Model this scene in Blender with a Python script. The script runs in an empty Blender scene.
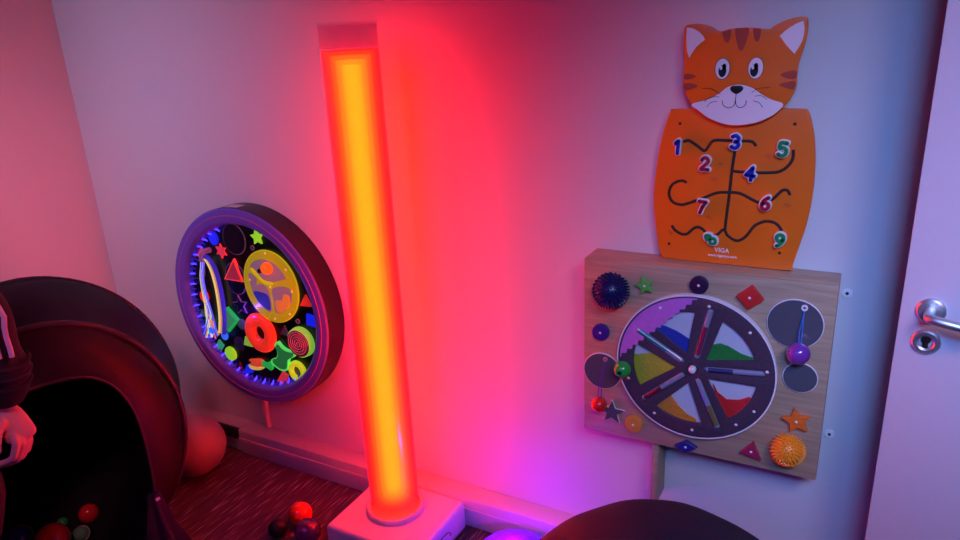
import bpy, bmesh, math, random
from mathutils import Vector, Matrix
random.seed(7)
C = bpy.context.scene.collection
SC = bpy.context.scene
PI = math.pi

# ------------------------------------------------------------------ camera
cam_data = bpy.data.cameras.new('camera')
cam_data.sensor_width = 36.0
cam_data.lens = 26.3625
cam_data.clip_start = 0.02
cam = bpy.data.objects.new('camera', cam_data)
C.objects.link(cam)
right = Vector((0.87849743, 0.47543046, -0.04699085))
down = Vector((0.1121681, -0.30086817, -0.94704628))
fwd = Vector((-0.4643927, 0.82670685, -0.31764005))
M = Matrix((right, -down, -fwd)).transposed().to_4x4()
M.translation = Vector((0, 0, 1.6))
cam.matrix_world = M
SC.camera = cam

# ------------------------------------------------------------------ world, exposure
SC.view_settings.view_transform = 'Standard'
SC.view_settings.look = 'None'
SC.view_settings.gamma = 1.0
SC.view_settings.exposure = 0.0
SC.view_settings.use_curve_mapping = False
world = bpy.data.worlds.new('world')
SC.world = world
world.use_nodes = True
world.node_tree.nodes['Background'].inputs[0].default_value = (0.3, 0.25, 0.6, 1)
world.node_tree.nodes['Background'].inputs[1].default_value = 0.02

# ------------------------------------------------------------------ room lamps and added fill lights
def area(name, loc, target, size, color, power, spread=PI):
    d = bpy.data.lights.new(name, 'AREA')
    d.shape = 'RECTANGLE'
    d.size, d.size_y = size
    d.color = color
    d.energy = power
    d.spread = spread
    o = bpy.data.objects.new(name, d)
    C.objects.link(o)
    o.location = loc
    o.rotation_euler = (Vector(target) - Vector(loc)).to_track_quat('-Z', 'Y').to_euler()
    return o

def point(name, loc, color, power, radius):
    d = bpy.data.lights.new(name, 'POINT')
    d.color = color
    d.energy = power
    d.shadow_soft_size = radius
    o = bpy.data.objects.new(name, d)
    C.objects.link(o)
    o.location = loc
    return o

area('ceiling_lamp_light', (0.80, 0.15, 2.40), (0.12, 1.8, 0.92), (0.7, 0.7), (0.80, 0.67, 1.0), 3.8, 0.95)
area('blue_spot_light', (0.30, -0.5, 2.4), (0.22, 1.8, 0.95), (0.5, 0.5), (0.16, 0.36, 1.0), 5.8, 0.85)
area('violet_fill_light', (-2.35, -0.2, 2.4), (-2.35, 1.8, 1.35), (0.6, 0.6), (0.62, 0.52, 1.0), 3.6, 1.0)  # unseen lamp added to brighten the upper left of the wall
area('indigo_fill_light', (-1.1, -0.6, 2.4), (-1.15, 1.7, 0.6), (1.3, 1.3), (0.42, 0.10, 1.0), 3.6, 1.3)  # unseen lamp added to bring blue into the area around the column
area('pink_spot_light', (-1.0, -0.1, 2.3), (-2.864, 0.9, 0.75), (0.4, 0.4), (1.0, 0.24, 0.42), 5.0, 0.9)

# ------------------------------------------------------------------ materials
MATS = {}
def mat(name, color, rough=0.5, metal=0.0, emit=0.0, emit_color=None, noise=0.06, scale=60.0,
        bump=0.0, trans=0.0, coat=0.0, sheen=0.0, ior=1.45, alpha=1.0):
    if name in MATS:
        return MATS[name]
    m = bpy.data.materials.new(name)
    m.use_nodes = True
    nt = m.node_tree
    b = nt.nodes['Principled BSDF']
    tc = nt.nodes.new('ShaderNodeTexCoord')
    n = nt.nodes.new('ShaderNodeTexNoise')
    n.inputs['Scale'].default_value = scale
    n.inputs['Detail'].default_value = 4
    nt.links.new(tc.outputs['Object'], n.inputs['Vector'])
    mix = nt.nodes.new('ShaderNodeMix')
    mix.data_type = 'RGBA'
    c = Vector(color)
    mix.inputs[6].default_value = (*(c * (1 - noise)), 1)
    mix.inputs[7].default_value = (*[min(1, v * (1 + noise)) for v in c], 1)
    nt.links.new(n.outputs['Fac'], mix.inputs[0])
    nt.links.new(mix.outputs[2], b.inputs['Base Color'])
    b.inputs['Roughness'].default_value = rough
    b.inputs['Metallic'].default_value = metal
    b.inputs['IOR'].default_value = ior
    b.inputs['Transmission Weight'].default_value = trans
    b.inputs['Coat Weight'].default_value = coat
    b.inputs['Sheen Weight'].default_value = sheen
    b.inputs['Alpha'].default_value = alpha
    if emit:
        b.inputs['Emission Color'].default_value = (*(emit_color or color), 1)
        b.inputs['Emission Strength'].default_value = emit
    if bump:
        bp = nt.nodes.new('ShaderNodeBump')
        bp.inputs['Strength'].default_value = bump
        bp.inputs['Distance'].default_value = 0.005
        nt.links.new(n.outputs['Fac'], bp.inputs['Height'])
        nt.links.new(bp.outputs['Normal'], b.inputs['Normal'])
    MATS[name] = m
    return m

def carpet_mat():
    m = mat('carpet', (0.15, 0.07, 0.10), 0.95, noise=0.3, scale=300)
    nt = m.node_tree
    b = nt.nodes['Principled BSDF']
    tc = nt.nodes.new('ShaderNodeTexCoord')
    mp = nt.nodes.new('ShaderNodeMapping')
    mp.inputs['Rotation'].default_value = (0, 0, math.radians(-6))
    mp.inputs['Scale'].default_value = (190, 9, 1)
    nt.links.new(tc.outputs['Object'], mp.inputs['Vector'])
    n = nt.nodes.new('ShaderNodeTexNoise')
    n.inputs['Scale'].default_value = 1.0
    n.inputs['Detail'].default_value = 3
    nt.links.new(mp.outputs['Vector'], n.inputs['Vector'])
    r = nt.nodes.new('ShaderNodeValToRGB')
    r.color_ramp.elements[0].position = 0.44
    r.color_ramp.elements[0].color = (0.07, 0.04, 0.055, 1)
    r.color_ramp.elements[1].position = 0.74
    r.color_ramp.elements[1].color = (0.46, 0.32, 0.35, 1)
    e = r.color_ramp.elements.new(0.58)
    e.color = (0.12, 0.06, 0.085, 1)
    nt.links.new(n.outputs['Fac'], r.inputs['Fac'])
    nt.links.new(r.outputs['Color'], b.inputs['Base Color'])
    bp = nt.nodes.new('ShaderNodeBump')
    bp.inputs['Strength'].default_value = 0.5
    bp.inputs['Distance'].default_value = 0.004
    nt.links.new(n.outputs['Fac'], bp.inputs['Height'])
    nt.links.new(bp.outputs['Normal'], b.inputs['Normal'])
    return m

def wood_mat():
    m = mat('birch_plywood', (0.52, 0.36, 0.25), 0.5, coat=0.1)
    nt = m.node_tree
    b = nt.nodes['Principled BSDF']
    tc = nt.nodes.new('ShaderNodeTexCoord')
    mp = nt.nodes.new('ShaderNodeMapping')
    mp.inputs['Scale'].default_value = (3, 40, 55)
    nt.links.new(tc.outputs['Object'], mp.inputs['Vector'])
    n = nt.nodes.new('ShaderNodeTexNoise')
    n.inputs['Scale'].default_value = 1.3
    n.inputs['Detail'].default_value = 5
    n.inputs['Distortion'].default_value = 1.2
    nt.links.new(mp.outputs['Vector'], n.inputs['Vector'])
    r = nt.nodes.new('ShaderNodeValToRGB')
    r.color_ramp.elements[0].position = 0.3
    r.color_ramp.elements[0].color = (0.36, 0.235, 0.15, 1)
    r.color_ramp.elements[1].position = 0.75
    r.color_ramp.elements[1].color = (0.50, 0.36, 0.24, 1)
    nt.links.new(n.outputs['Fac'], r.inputs['Fac'])
    nt.links.new(r.outputs['Color'], b.inputs['Base Color'])
    return m

def wall_mat():
    return mat('wall_paint', (0.62, 0.62, 0.63), 0.7, noise=0.015, scale=4, bump=0.0)

def clear_mat(name, color, gloss=0.12, rough=0.08, body=0.0):
    """clear acrylic: mostly transparent with a thin glossy coat"""
    m = bpy.data.materials.new(name)
    m.use_nodes = True
    nt = m.node_tree
    nt.nodes.clear()
    out = nt.nodes.new('ShaderNodeOutputMaterial')
    tr = nt.nodes.new('ShaderNodeBsdfTransparent')
    tr.inputs[0].default_value = (*color, 1)
    gl = nt.nodes.new('ShaderNodeBsdfGlossy')
    gl.inputs['Color'].default_value = (1, 1, 1, 1)
    gl.inputs['Roughness'].default_value = rough
    mx = nt.nodes.new('ShaderNodeMixShader')
    mx.inputs[0].default_value = gloss
    nt.links.new(tr.outputs[0], mx.inputs[1])
    nt.links.new(gl.outputs[0], mx.inputs[2])
    last = mx
    if body:
        df = nt.nodes.new('ShaderNodeBsdfDiffuse')
        df.inputs[0].default_value = (*color, 1)
        m2 = nt.nodes.new('ShaderNodeMixShader')
        m2.inputs[0].default_value = body
        nt.links.new(mx.outputs[0], m2.inputs[1])
        nt.links.new(df.outputs[0], m2.inputs[2])
        last = m2
    nt.links.new(last.outputs[0], out.inputs['Surface'])
    return m

WALL = wall_mat()
CARPET = carpet_mat()
WOOD = wood_mat()
DARKW = mat('low_bounce_paint', (0.16, 0.12, 0.19), 0.8, noise=0.03, scale=4)  # dark tone for unseen walls and ceiling, set to cut bounced light
TRIM = mat('trunking_plastic', (0.6, 0.6, 0.62), 0.45, noise=0.02)
WHITE = mat('white_plastic', (0.8, 0.8, 0.82), 0.35, noise=0.02)
STEEL = mat('brushed_steel', (0.72, 0.72, 0.75), 0.42, metal=1.0, noise=0.04)
BLACK = mat('black_plastic', (0.012, 0.011, 0.014), 0.4)
CHROME = mat('chrome_screw', (0.8, 0.8, 0.85), 0.15, metal=1.0, noise=0.01)

# ------------------------------------------------------------------ helpers
def link(o, parent=None):
    C.objects.link(o)
    if parent is not None:
        o.parent = parent
    return o

def finish(name, me, m, parent=None, smooth=True, loc=None, angle=0.6):
    if m is not None:
        me.materials.clear()
        me.materials.append(m)
    me.name = name
    if smooth:
        me.polygons.foreach_set('use_smooth', [True] * len(me.polygons))
        me.set_sharp_from_angle(angle=angle)
    o = bpy.data.objects.new(name, me)
    link(o, parent)
    if loc is not None:
        o.location = loc
    return o

def obj(name, bm, m, parent=None, smooth=True, loc=None, angle=0.6):
    me = bpy.data.meshes.new(name)
    bmesh.ops.recalc_face_normals(bm, faces=bm.faces)
    bm.to_mesh(me)
    bm.free()
    return finish(name, me, m, parent, smooth, loc, angle)

def thing(name, label, cat, loc=(0, 0, 0), rotz=0.0, group=None):
    o = bpy.data.objects.new(name, None)
    o.empty_display_size = 0.05
    C.objects.link(o)
    o.location = loc
    o.rotation_euler = (0, 0, rotz)
    return tag(o, label, cat, group)

def tag(o, label, cat=None, group=None):
    o['label'] = label
    if cat:
        o['category'] = cat
    if group:
        o['group'] = group
    return o

def struct(o):
    o['kind'] = 'structure'
    return o

def add_box(bm, a, b, bevel=0.0, seg=2):
    nb = bmesh.new()
    bmesh.ops.create_cube(nb, size=1)
    for v in nb.verts:
        v.co = Vector([(a[i] + b[i]) / 2 + v.co[i] * abs(b[i] - a[i]) for i in range(3)])
    if bevel:
        bmesh.ops.bevel(nb, geom=nb.edges[:], offset=bevel, segments=seg, profile=0.5, affect='EDGES')
    merge(bm, nb)
    return bm

def merge(bm, nb):
    me = bpy.data.meshes.new('tmp')
    nb.to_mesh(me)
    nb.free()
    bm.from_mesh(me)
    bpy.data.meshes.remove(me)
    return bm

def add_lathe(bm, prof, n=48, axis='z', center=(0, 0, 0), close=False):
    """prof: list of (radius, height) spun around the axis"""
    rings = []
    for r, h in prof:
        ring = []
        if r < 1e-6:
            ring = [bm.verts.new(_ax(0, 0, h, axis, center))]
        else:
            for i in range(n):
                a = 2 * PI * i / n
                ring.append(bm.verts.new(_ax(r * math.cos(a), r * math.sin(a), h, axis, center)))
        rings.append(ring)
    pairs = list(zip(rings, rings[1:]))
    if close:
        pairs.append((rings[-1], rings[0]))
    for A, B in pairs:
        for i in range(n):
            j = (i + 1) % n
            if len(A) == 1 and len(B) == 1:
                continue
            if len(A) == 1:
                bm.faces.new((A[0], B[i], B[j]))
            elif len(B) == 1:
                bm.faces.new((A[i], A[j], B[0]))
            else:
                bm.faces.new((A[i], A[j], B[j], B[i]))
    return bm

def _ax(x, y, h, axis, c):
    if axis == 'z':
        v = (x, y, h)
    elif axis == 'y':      # spins in the xz plane, height runs along y
        v = (x, h, y)
    else:
        v = (h, x, y)
    return Vector(v) + Vector(c)

def smooth_path(pts, k=6, closed=False):
    P = [Vector(p) for p in pts]
    n = len(P)
    out = []
    rng = range(n if closed else n - 1)
    for i in rng:
        if closed:
            a, b, c, d = P[(i - 1) % n], P[i], P[(i + 1) % n], P[(i + 2) % n]
        else:
            a, b, c, d = P[max(i - 1, 0)], P[i], P[i + 1], P[min(i + 2, n - 1)]
        for s in range(k):
            t = s / k
            out.append(0.5 * ((2 * b) + (c - a) * t + (2 * a - 5 * b + 4 * c - d) * t * t + (3 * b - a - 3 * c + d) * t ** 3))
    if not closed:
        out.append(P[-1].copy())
    return out

def add_tube(bm, pts, r, n=10, closed=False, caps=True):
    P = [Vector(p) for p in pts]
    N = len(P)
    rad = r if isinstance(r, (list, tuple)) else [r] * N
    up = None
    rings = []
    for i, p in enumerate(P):
        if closed:
            t = (P[(i + 1) % N] - P[(i - 1) % N]).normalized()
        else:
            t = (P[min(i + 1, N - 1)] - P[max(i - 1, 0)]).normalized()
        if up is None:
            up = t.orthogonal().normalized()
        up = (up - t * up.dot(t)).normalized()
        side = t.cross(up)
        rings.append([bm.verts.new(p + (up * math.cos(2 * PI * k / n) + side * math.sin(2 * PI * k / n)) * rad[i]) for k in range(n)])
    for i in range(N if closed else N - 1):
        A, B = rings[i], rings[(i + 1) % N]
        for k in range(n):
            j = (k + 1) % n
            bm.faces.new((A[k], A[j], B[j], B[k]))
    if caps and not closed:
        bm.faces.new(rings[0])
        bm.faces.new(rings[-1])
    return bm

def add_ball(bm, c, r, seg=24, squash=(1, 1, 1)):
    nb = bmesh.new()
    bmesh.ops.create_uvsphere(nb, u_segments=seg, v_segments=seg // 2, radius=r)
    for v in nb.verts:
        v.co = Vector((v.co.x * squash[0] + c[0], v.co.y * squash[1] + c[1], v.co.z * squash[2] + c[2]))
    return merge(bm, nb)

def shape(name, loops, y0, y1, m, parent, bevel=0.0, holes=()):
    """flat outline in the local xz plane with holes, real thickness from y0 (front, towards the room) to y1 (back)"""
    cu = bpy.data.curves.new(name, 'CURVE')
    cu.dimensions = '2D'
    cu.fill_mode = 'BOTH'
    th = abs(y1 - y0) / 2
    bevel = min(bevel, th * 0.9)
    cu.extrude = th - bevel
    cu.bevel_depth = bevel
    cu.bevel_resolution = 2
    cu.offset = -bevel
    if loops and not isinstance(loops[0][0], (tuple, list, Vector)):
        loops = [loops]
    for lp in list(loops) + list(holes):
        sp = cu.splines.new('POLY')
        sp.points.add(len(lp) - 1)
        for i, p in enumerate(lp):
            sp.points[i].co = (p[0], p[1], 0, 1)
        sp.use_cyclic_u = True
    return curve_mesh(name, cu, (y0 + y1) / 2, m, parent)

def curve_mesh(name, cu, y, m, parent, loc=(0, 0, 0), rot=0.0):
    t = bpy.data.objects.new('tmp', cu)
    C.objects.link(t)
    bpy.context.view_layer.update()
    dg = bpy.context.evaluated_depsgraph_get()
    me = bpy.data.meshes.new_from_object(t.evaluated_get(dg))
    bpy.data.objects.remove(t)
    R = Matrix.Rotation(rot, 4, 'Z')
    me.transform(Matrix(((1, 0, 0, loc[0]), (0, 0, -1, y), (0, 1, 0, loc[1]), (0, 0, 0, 1))) @ R)
    bm = bmesh.new()
    bm.from_mesh(me)
    bmesh.ops.remove_doubles(bm, verts=bm.verts, dist=1e-5)
    bmesh.ops.recalc_face_normals(bm, faces=bm.faces)
    bm.to_mesh(me)
    bm.free()
    return finish(name, me, m, parent, True, angle=0.5)

def lettering(name, text, size, pos, y, th, m, parent, embolden=0.0, rot=0.0, bevel=0.0):
    cu = bpy.data.curves.new(name, 'FONT')
    cu.body = text
    cu.size = size
    cu.align_x = 'CENTER'
    cu.align_y = 'CENTER'
    cu.extrude = th / 2
    cu.offset = embolden
    cu.bevel_depth = bevel
    cu.resolution_u = 4
    return curve_mesh(name, cu, y, m, parent, pos, rot)

def mm(pts, k=0.001):
    return [(p[0] * k, p[1] * k) for p in pts]

def curvy(pts, k=5):
    return [(v.x, v.y) for v in smooth_path([(p[0], p[1], 0) for p in pts], k, True)]

def ellipse(cx, cz, rx, rz=None, n=40, rot=0.0):
    rz = rx if rz is None else rz
    out = []
    for i in range(n):
        a = 2 * PI * i / n
        x, z = rx * math.cos(a), rz * math.sin(a)
        out.append((cx + x * math.cos(rot) - z * math.sin(rot), cz + x * math.sin(rot) + z * math.cos(rot)))
    return out

def star(cx, cz, r, inner=0.45, n=5, rot=PI / 2):
    return [(cx + (r if i % 2 == 0 else r * inner) * math.cos(rot + PI * i / n),
             cz + (r if i % 2 == 0 else r * inner) * math.sin(rot + PI * i / n)) for i in range(2 * n)]

def applied(o):
    """bake the modifiers of a temporary object into a mesh"""
    bpy.context.view_layer.update()
    dg = bpy.context.evaluated_depsgraph_get()
    me = bpy.data.meshes.new_from_object(o.evaluated_get(dg))
    bpy.data.objects.remove(o)
    return me

def skin_mesh(chains, subd=2):
    """chains: lists of (point, radius); points at the same place are shared"""
    me = bpy.data.meshes.new('skin')
    verts, radii, edges, idx = [], [], [], {}
    for ch in chains:
        prev = None
        for p, r in ch:
            k = tuple(round(c, 4) for c in p)
            if k not in idx:
                idx[k] = len(verts)
                verts.append(p)
                radii.append(r)
            i = idx[k]
            if prev is not None and prev != i:
                edges.append((prev, i))
            prev = i
    me.from_pydata(verts, edges, [])
    o = bpy.data.objects.new('skin', me)
    C.objects.link(o)
    md = o.modifiers.new('skin', 'SKIN')
    md.use_smooth_shade = True
    for i, r in enumerate(radii):
        rr = r if isinstance(r, (tuple, list)) else (r, r)
        me.skin_vertices[0].data[i].radius = rr
        me.skin_vertices[0].data[i].use_root = (i == 0)
    sb = o.modifiers.new('sub', 'SUBSURF')
    sb.levels = sb.render_levels = subd
    return applied(o)

# ================================================================== THE ROOM
WY = 1.79      # back wall
LX = -2.864    # left wall
RX = 0.97      # right wall
FY = -1.6      # wall behind the camera
H = 2.5
def wallbox(name, a, b, m=WALL):
    return struct(obj(name, add_box(bmesh.new(), a, b), m, smooth=False))
wallbox('floor', (LX - .1, FY - .1, -0.1), (RX + .1, WY + .1, 0.0), CARPET)
wallbox('ceiling', (LX - .1, FY - .1, H), (RX + .1, WY + .1, H + .1), DARKW)
wallbox('wall_back', (LX - .1, WY, 0), (RX + .1, WY + .1, H))
wallbox('wall_left', (LX - .1, FY, 0), (LX, WY, H))
wallbox('wall_front', (LX - .1, FY - .1, 0), (RX + .1, FY, H), DARKW)
bm = add_box(bmesh.new(), (RX, FY, 0), (RX + .1, 0.53, H))
add_box(bm, (RX, 1.45, 0), (RX + .1, WY, H))
add_box(bm, (RX, 0.53, 2.08), (RX + .1, 1.45, H))
struct(obj('wall_right', bm, DARKW, smooth=False))

# cable trunking that runs along the foot of the back wall
bm = bmesh.new()
for x0, x1 in ((LX, -2.271), (-2.14, RX)):
    add_box(bm, (x0, WY - .076, 0.0), (x1, WY, 0.112), 0.006)
add_box(bm, (-2.272, WY - .06, 0.0), (-2.139, WY, 0.112))
add_box(bm, (LX, WY - .079, 0.062), (-2.271, WY - .05, 0.074))
add_box(bm, (-2.14, WY - .079, 0.062), (-0.2, WY - .05, 0.074))
struct(obj('baseboard_back', bm, TRIM))
sock = thing('socket_outlet', 'small black socket box set into the front of the low wall trunking', 'socket', (-2.2055, WY - .07, 0.085))
obj('housing', add_box(bmesh.new(), (-.064, -.007, -.021), (.064, .009, .024), 0.003), BLACK, sock)
for dx in (-.03, .03):
    obj('socket_insert', add_lathe(bmesh.new(), [(0, -.0085), (.016, -.0085), (.018, -.006)], 24, 'y', (dx, 0, 0)), mat('dark_insert', (0.03, 0.03, 0.035), 0.5), sock)

# ================================================================== DOOR LEAF (stands open in front of the back wall)
DOOR = mat('door_laminate', (0.60, 0.52, 0.60), 0.38, noise=0.02, scale=8)
door = struct(obj('door_1', add_box(bmesh.new(), (0, 0, 0.01), (0.87, 0.042, 2.05), 0.002), DOOR, smooth=True))
door.location = (0.095, 1.55, 0)
door.rotation_euler = (0, 0, math.radians(-9))
hx, hz = 0.052, 1.043
h = obj('door_handle', add_lathe(bmesh.new(), [(0, -.009), (.022, -.009), (.0255, -.006), (.0265, 0)], 40, 'y', (hx, 0, hz)), STEEL, door)
path = smooth_path([(hx, -.006, hz), (hx, -.035, hz), (hx + .004, -.048, hz), (hx + .022, -.054, hz - .001), (hx + .06, -.055, hz - .005), (hx + .135, -.055, hz - .012)], 6)
obj('lever', add_tube(bmesh.new(), path, 0.0095, 16), STEEL, h)
k = obj('keyhole_rosette', add_lathe(bmesh.new(), [(.013, -.006), (.0165, -.009), (.022, -.009), (.0255, -.006), (.0265, 0), (.012, 0)], 40, 'y', (hx, 0, hz - .066)), STEEL, door)
bm = add_lathe(bmesh.new(), [(0, -.005), (.0085, -.005), (.0085, 0)], 24, 'y', (hx, 0, hz - .061))
add_box(bm, (hx - .005, -.005, hz - .080), (hx + .005, 0, hz - .063), .001)
obj('lock_cylinder', bm, mat('brass_lock', (0.35, 0.3, 0.22), 0.3, metal=1.0), k)
bm = add_box(bmesh.new(), (hx - .0012, -.0058, hz - .066), (hx + .0012, -.004, hz - .056))
obj('key_slot', bm, BLACK, k)
for z in (0.25, 1.05, 1.85):
    obj('hinge', add_lathe(bmesh.new(), [(0, z - .05), (.008, z - .05), (.008, z + .05), (0, z + .05)], 16, 'z', (.876, -.002, 0)), STEEL, door)

# ================================================================== LIGHT COLUMN ON ITS PLATFORM
plat = thing('column_platform', 'white rounded plinth on the floor under the glowing column', 'plinth', (-1.235, 1.55, 0))
PLM = mat('platform_vinyl', (0.72, 0.70, 0.74), 0.35, noise=0.02)
bm = bmesh.new()
add_box(bm, (-0.178, -0.150, 0.004), (0.178, 0.155, 0.112), 0.016, 4)
obj('body', bm, PLM, plat)
obj('cable_hook', add_tube(bmesh.new(), smooth_path([(.178, -.02, .07), (.186, -.015, .085), (.192, 0.01, .09), (.190, .03, .075), (.184, .035, .06)], 5), .0013, 8), BLACK, plat)
CX, CY = -1.253, 1.575
col = thing('light_column', 'tall clear tube filled with glowing orange and red light', 'lamp', (CX, CY, 0.112))
m = mat('collar_plastic', (0.6, 0.55, 0.6), 0.3)
obj('base_collar', add_lathe(bmesh.new(), [(.083, 0), (.097, 0), (.097, .010), (.092, .016), (.083, .016)], 64, close=True), m, col)
TUBE = clear_mat('clear_acrylic', (0.97, 0.95, 0.96), 0.02, 0.2, 0.01)
obj('clear_tube', add_lathe(bmesh.new(), [(.081, .002), (.081, 1.535), (.0785, 1.535), (.0785, .002)], 64, close=True), TUBE, col)
obj('top_cap', add_lathe(bmesh.new(), [(0, 1.528), (.0770, 1.528), (.0770, 1.470), (0, 1.470)], 64), clear_mat('frosted_cap', (0.93, 0.85, 0.90), 0.03, 0.2, 0.14), col)
def glow_mat(name, rgb, strength, absorb, density):
    """light-giving tinted water: emission and absorption in the volume"""
    m = bpy.data.materials.new(name)
    m.use_nodes = True
    nt = m.node_tree
    nt.nodes.clear()
    out = nt.nodes.new('ShaderNodeOutputMaterial')
    tr = nt.nodes.new('ShaderNodeBsdfTransparent')
    em = nt.nodes.new('ShaderNodeEmission')
    em.inputs[0].default_value = (*rgb, 1)
    em.inputs[1].default_value = strength
    nt.links.new(tr.outputs[0], out.inputs['Surface'])
    last = em
    if density:
        ab = nt.nodes.new('ShaderNodeVolumeAbsorption')
        ab.inputs[0].default_value = (*absorb, 1)
        ab.inputs[1].default_value = density
        ad = nt.nodes.new('ShaderNodeAddShader')
        nt.links.new(em.outputs[0], ad.inputs[0])
        nt.links.new(ab.outputs[0], ad.inputs[1])
        last = ad
    nt.links.new(last.outputs[0], out.inputs['Volume'])
    return m
obj('lit_water', add_lathe(bmesh.new(), [(0, .006), (.0775, .006), (.0775, 1.466), (0, 1.466)], 64),
    glow_mat('glowing_water', (1.0, 0.0006, 0.001), 430.0, (0.0, 0.35, 0.0), 28.0), col)
cr = None
for nm, r_, g_, st in (('glowing_core', .068, .10, 9.0), ('glowing_core', .056, .30, 12.0), ('inner_core', .043, .46, 18.0), ('bright_core', .028, .50, 26.0)):
    o = obj(nm, add_lathe(bmesh.new(), [(0, .085 - r_), (r_ * .8, .090 - r_), (r_, .12 - r_), (r_, 1.40 + r_ * .9), (0, 1.403 + r_ * .9)], 48),
            glow_mat('%s_%d' % (nm, r_ * 1000), (1.0, g_, 0.0), st, (0, 0, 0), 0.0), cr or col)
    cr = cr or o

# small glowing purple mood lamp on the floor
LAMP = mat('purple_lamp_shell', (0.10, 0.04, 0.5), 0.4, emit=0.95, emit_color=(0.11, 0.0, 1.0), noise=0.0)
mood = thing('mood_lamp', 'glowing blue purple dome lamp on the floor beside the plinth', 'lamp', (-0.80, 1.545, 0))
obj('glowing_shell', add_lathe(bmesh.new(), [(0, .150), (.04, .147), (.08, .134), (.112, .110), (.130, .078), (.134, .052), (.122, .024), (.10, .014)], 48), LAMP, mood)
obj('base_ring', add_lathe(bmesh.new(), [(.0, .002), (.08, .002), (.086, .008), (.08, .016), (0, .016)], 48), BLACK, mood)
l = point('mood_lamp_light', (0, 0, .18), (0.26, 0.0, 1.0), 2.2, 0.0)
l.parent = mood

# ================================================================== WOODEN ACTIVITY BOX
BX = (-.325, 1.69, .505)
box = thing('activity_panel', 'birch plywood wall box with a bead wheel, mirrors and coloured knobs', 'activity board', BX)
bm = add_box(bmesh.new(), (-.305, 0, 0), (.305, .1, .517), 0.003)
obj('box_body', bm, WOOD, box, angle=0.5)
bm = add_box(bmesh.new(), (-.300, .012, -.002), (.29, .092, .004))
obj('underside_plate', bm, mat('dark_mdf', (.05, .03, .025), .8), box)  # thin dark plate on the underside of the box
def c(name, rgb, **k):
    return mat(name, rgb, k.pop('rough', 0.4), **k)
MIR = mat('dark_mirror', (0.20, 0.19, 0.25), 0.25, metal=0.55, noise=0.05)
MEDGE = mat('mirror_edge', (0.75, 0.72, 0.8), 0.3)
def mirror(loop, inner):
    e = shape('mirror', loop, -.0045, 0, MEDGE, box, .001)
    shape('mirror_face', inner, -.0052, -.0040, MIR, e)
def mirror_disc(x, z, r):
    mirror(ellipse(x, z, r, n=64), ellipse(x, z, r - .002, n=64))
mirror_disc(.222, .412, .0625)
mirror_disc(.245, .276, .0395)
mirror_disc(-.250, .196, .054)
mirror(star(-.221, .074, .040, .42), star(-.221, .074, .0375, .42))
def screw(x, z, y, parent, r=.0035):
    obj('screw', add_lathe(bmesh.new(), [(0, -.002), (r * .6, -.0018), (r, 0), (r, .002)], 14, 'y', (x, y, z)), WHITE, parent)
def knob(loop, x, z, m, th=.014, lab=None):
    o = shape('coloured_knob', loop, -th, 0, m, box, .002)
    if lab:
        o['label'] = lab
    screw(x, z, -th, o)
knob(star(-.137, .464, .026, .5, 5, PI / 2 + .3), -.137, .464, c('lime_wood', (.14, .50, .08)), lab='green star knob')
knob(ellipse(-.002, .483, .0225), -.002, .483, c('plum_wood', (.035, .01, .055)), lab='dark purple round knob')
knob(mm([(87.8, 467.7), (121.6, 498.7), (150.2, 464.8), (115.9, 435.1)]), .118, .467, c('red_wood', (.60, .025, .025)), lab='red square knob turned on its corner')
knob(ellipse(-.254, .314, .0235), -.254, .314, c('violet_wood', (.045, .015, .25)), lab='violet round knob')
knob(ellipse(-.157, .054, .0245), -.157, .054, c('amber_wood', (.75, .28, .04)), lab='amber round knob')
knob(mm([(-43, 17), (-13, 38.5), (17, 24), (-13, 3)]), -.013, .0205, c('navy_wood', (.02, .02, .22)), lab='navy diamond knob')
knob(mm([(154.1, 78), (124, 40), (175, 30)]), .151, .050, c('maroon_wood', (.35, .02, .08)), lab='maroon triangle knob')
knob(star(.248, .161, .034, .5, 5, PI / 2 + .25), .248, .161, c('orange_wood', (.80, .16, .02)), lab='orange star knob')

def spiky(cx, cz, r, m, lab, n=280, spike=.0075):
    bm = bmesh.new()
    cy = -r * .45
    add_ball(bm, (cx, cy, cz), r - spike * .9, 32)
    ga = PI * (3 - math.sqrt(5))
    for i in range(n):
        t = (i + .5) / n
        y = 1 - 2 * t
        if y < -0.75:
            continue
        rr = math.sqrt(1 - y * y)
        d = Vector((rr * math.cos(ga * i), -y, rr * math.sin(ga * i)))
        if cy + d.y * r > -.002:
            continue
        p = Vector((cx, cy, cz)) + d * (r - spike)
        add_tube(bm, [p, p + d * spike * .8, p + d * spike], [.0028, .0017, .0007], 6)
    o = obj('spiky_ball', bm, m, box)
    o['label'] = lab
spiky(-.222, .443, .050, mat('navy_rubber', (.012, .012, .09), .3, noise=.2), 'navy blue spiky half ball')
spiky(.236, .082, .0425, mat('orange_rubber', (.90, .30, .02), .35, noise=.1), 'orange spiky half ball')

CORD_B = mat('blue_cord', (.03, .15, .5), .6)
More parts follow.
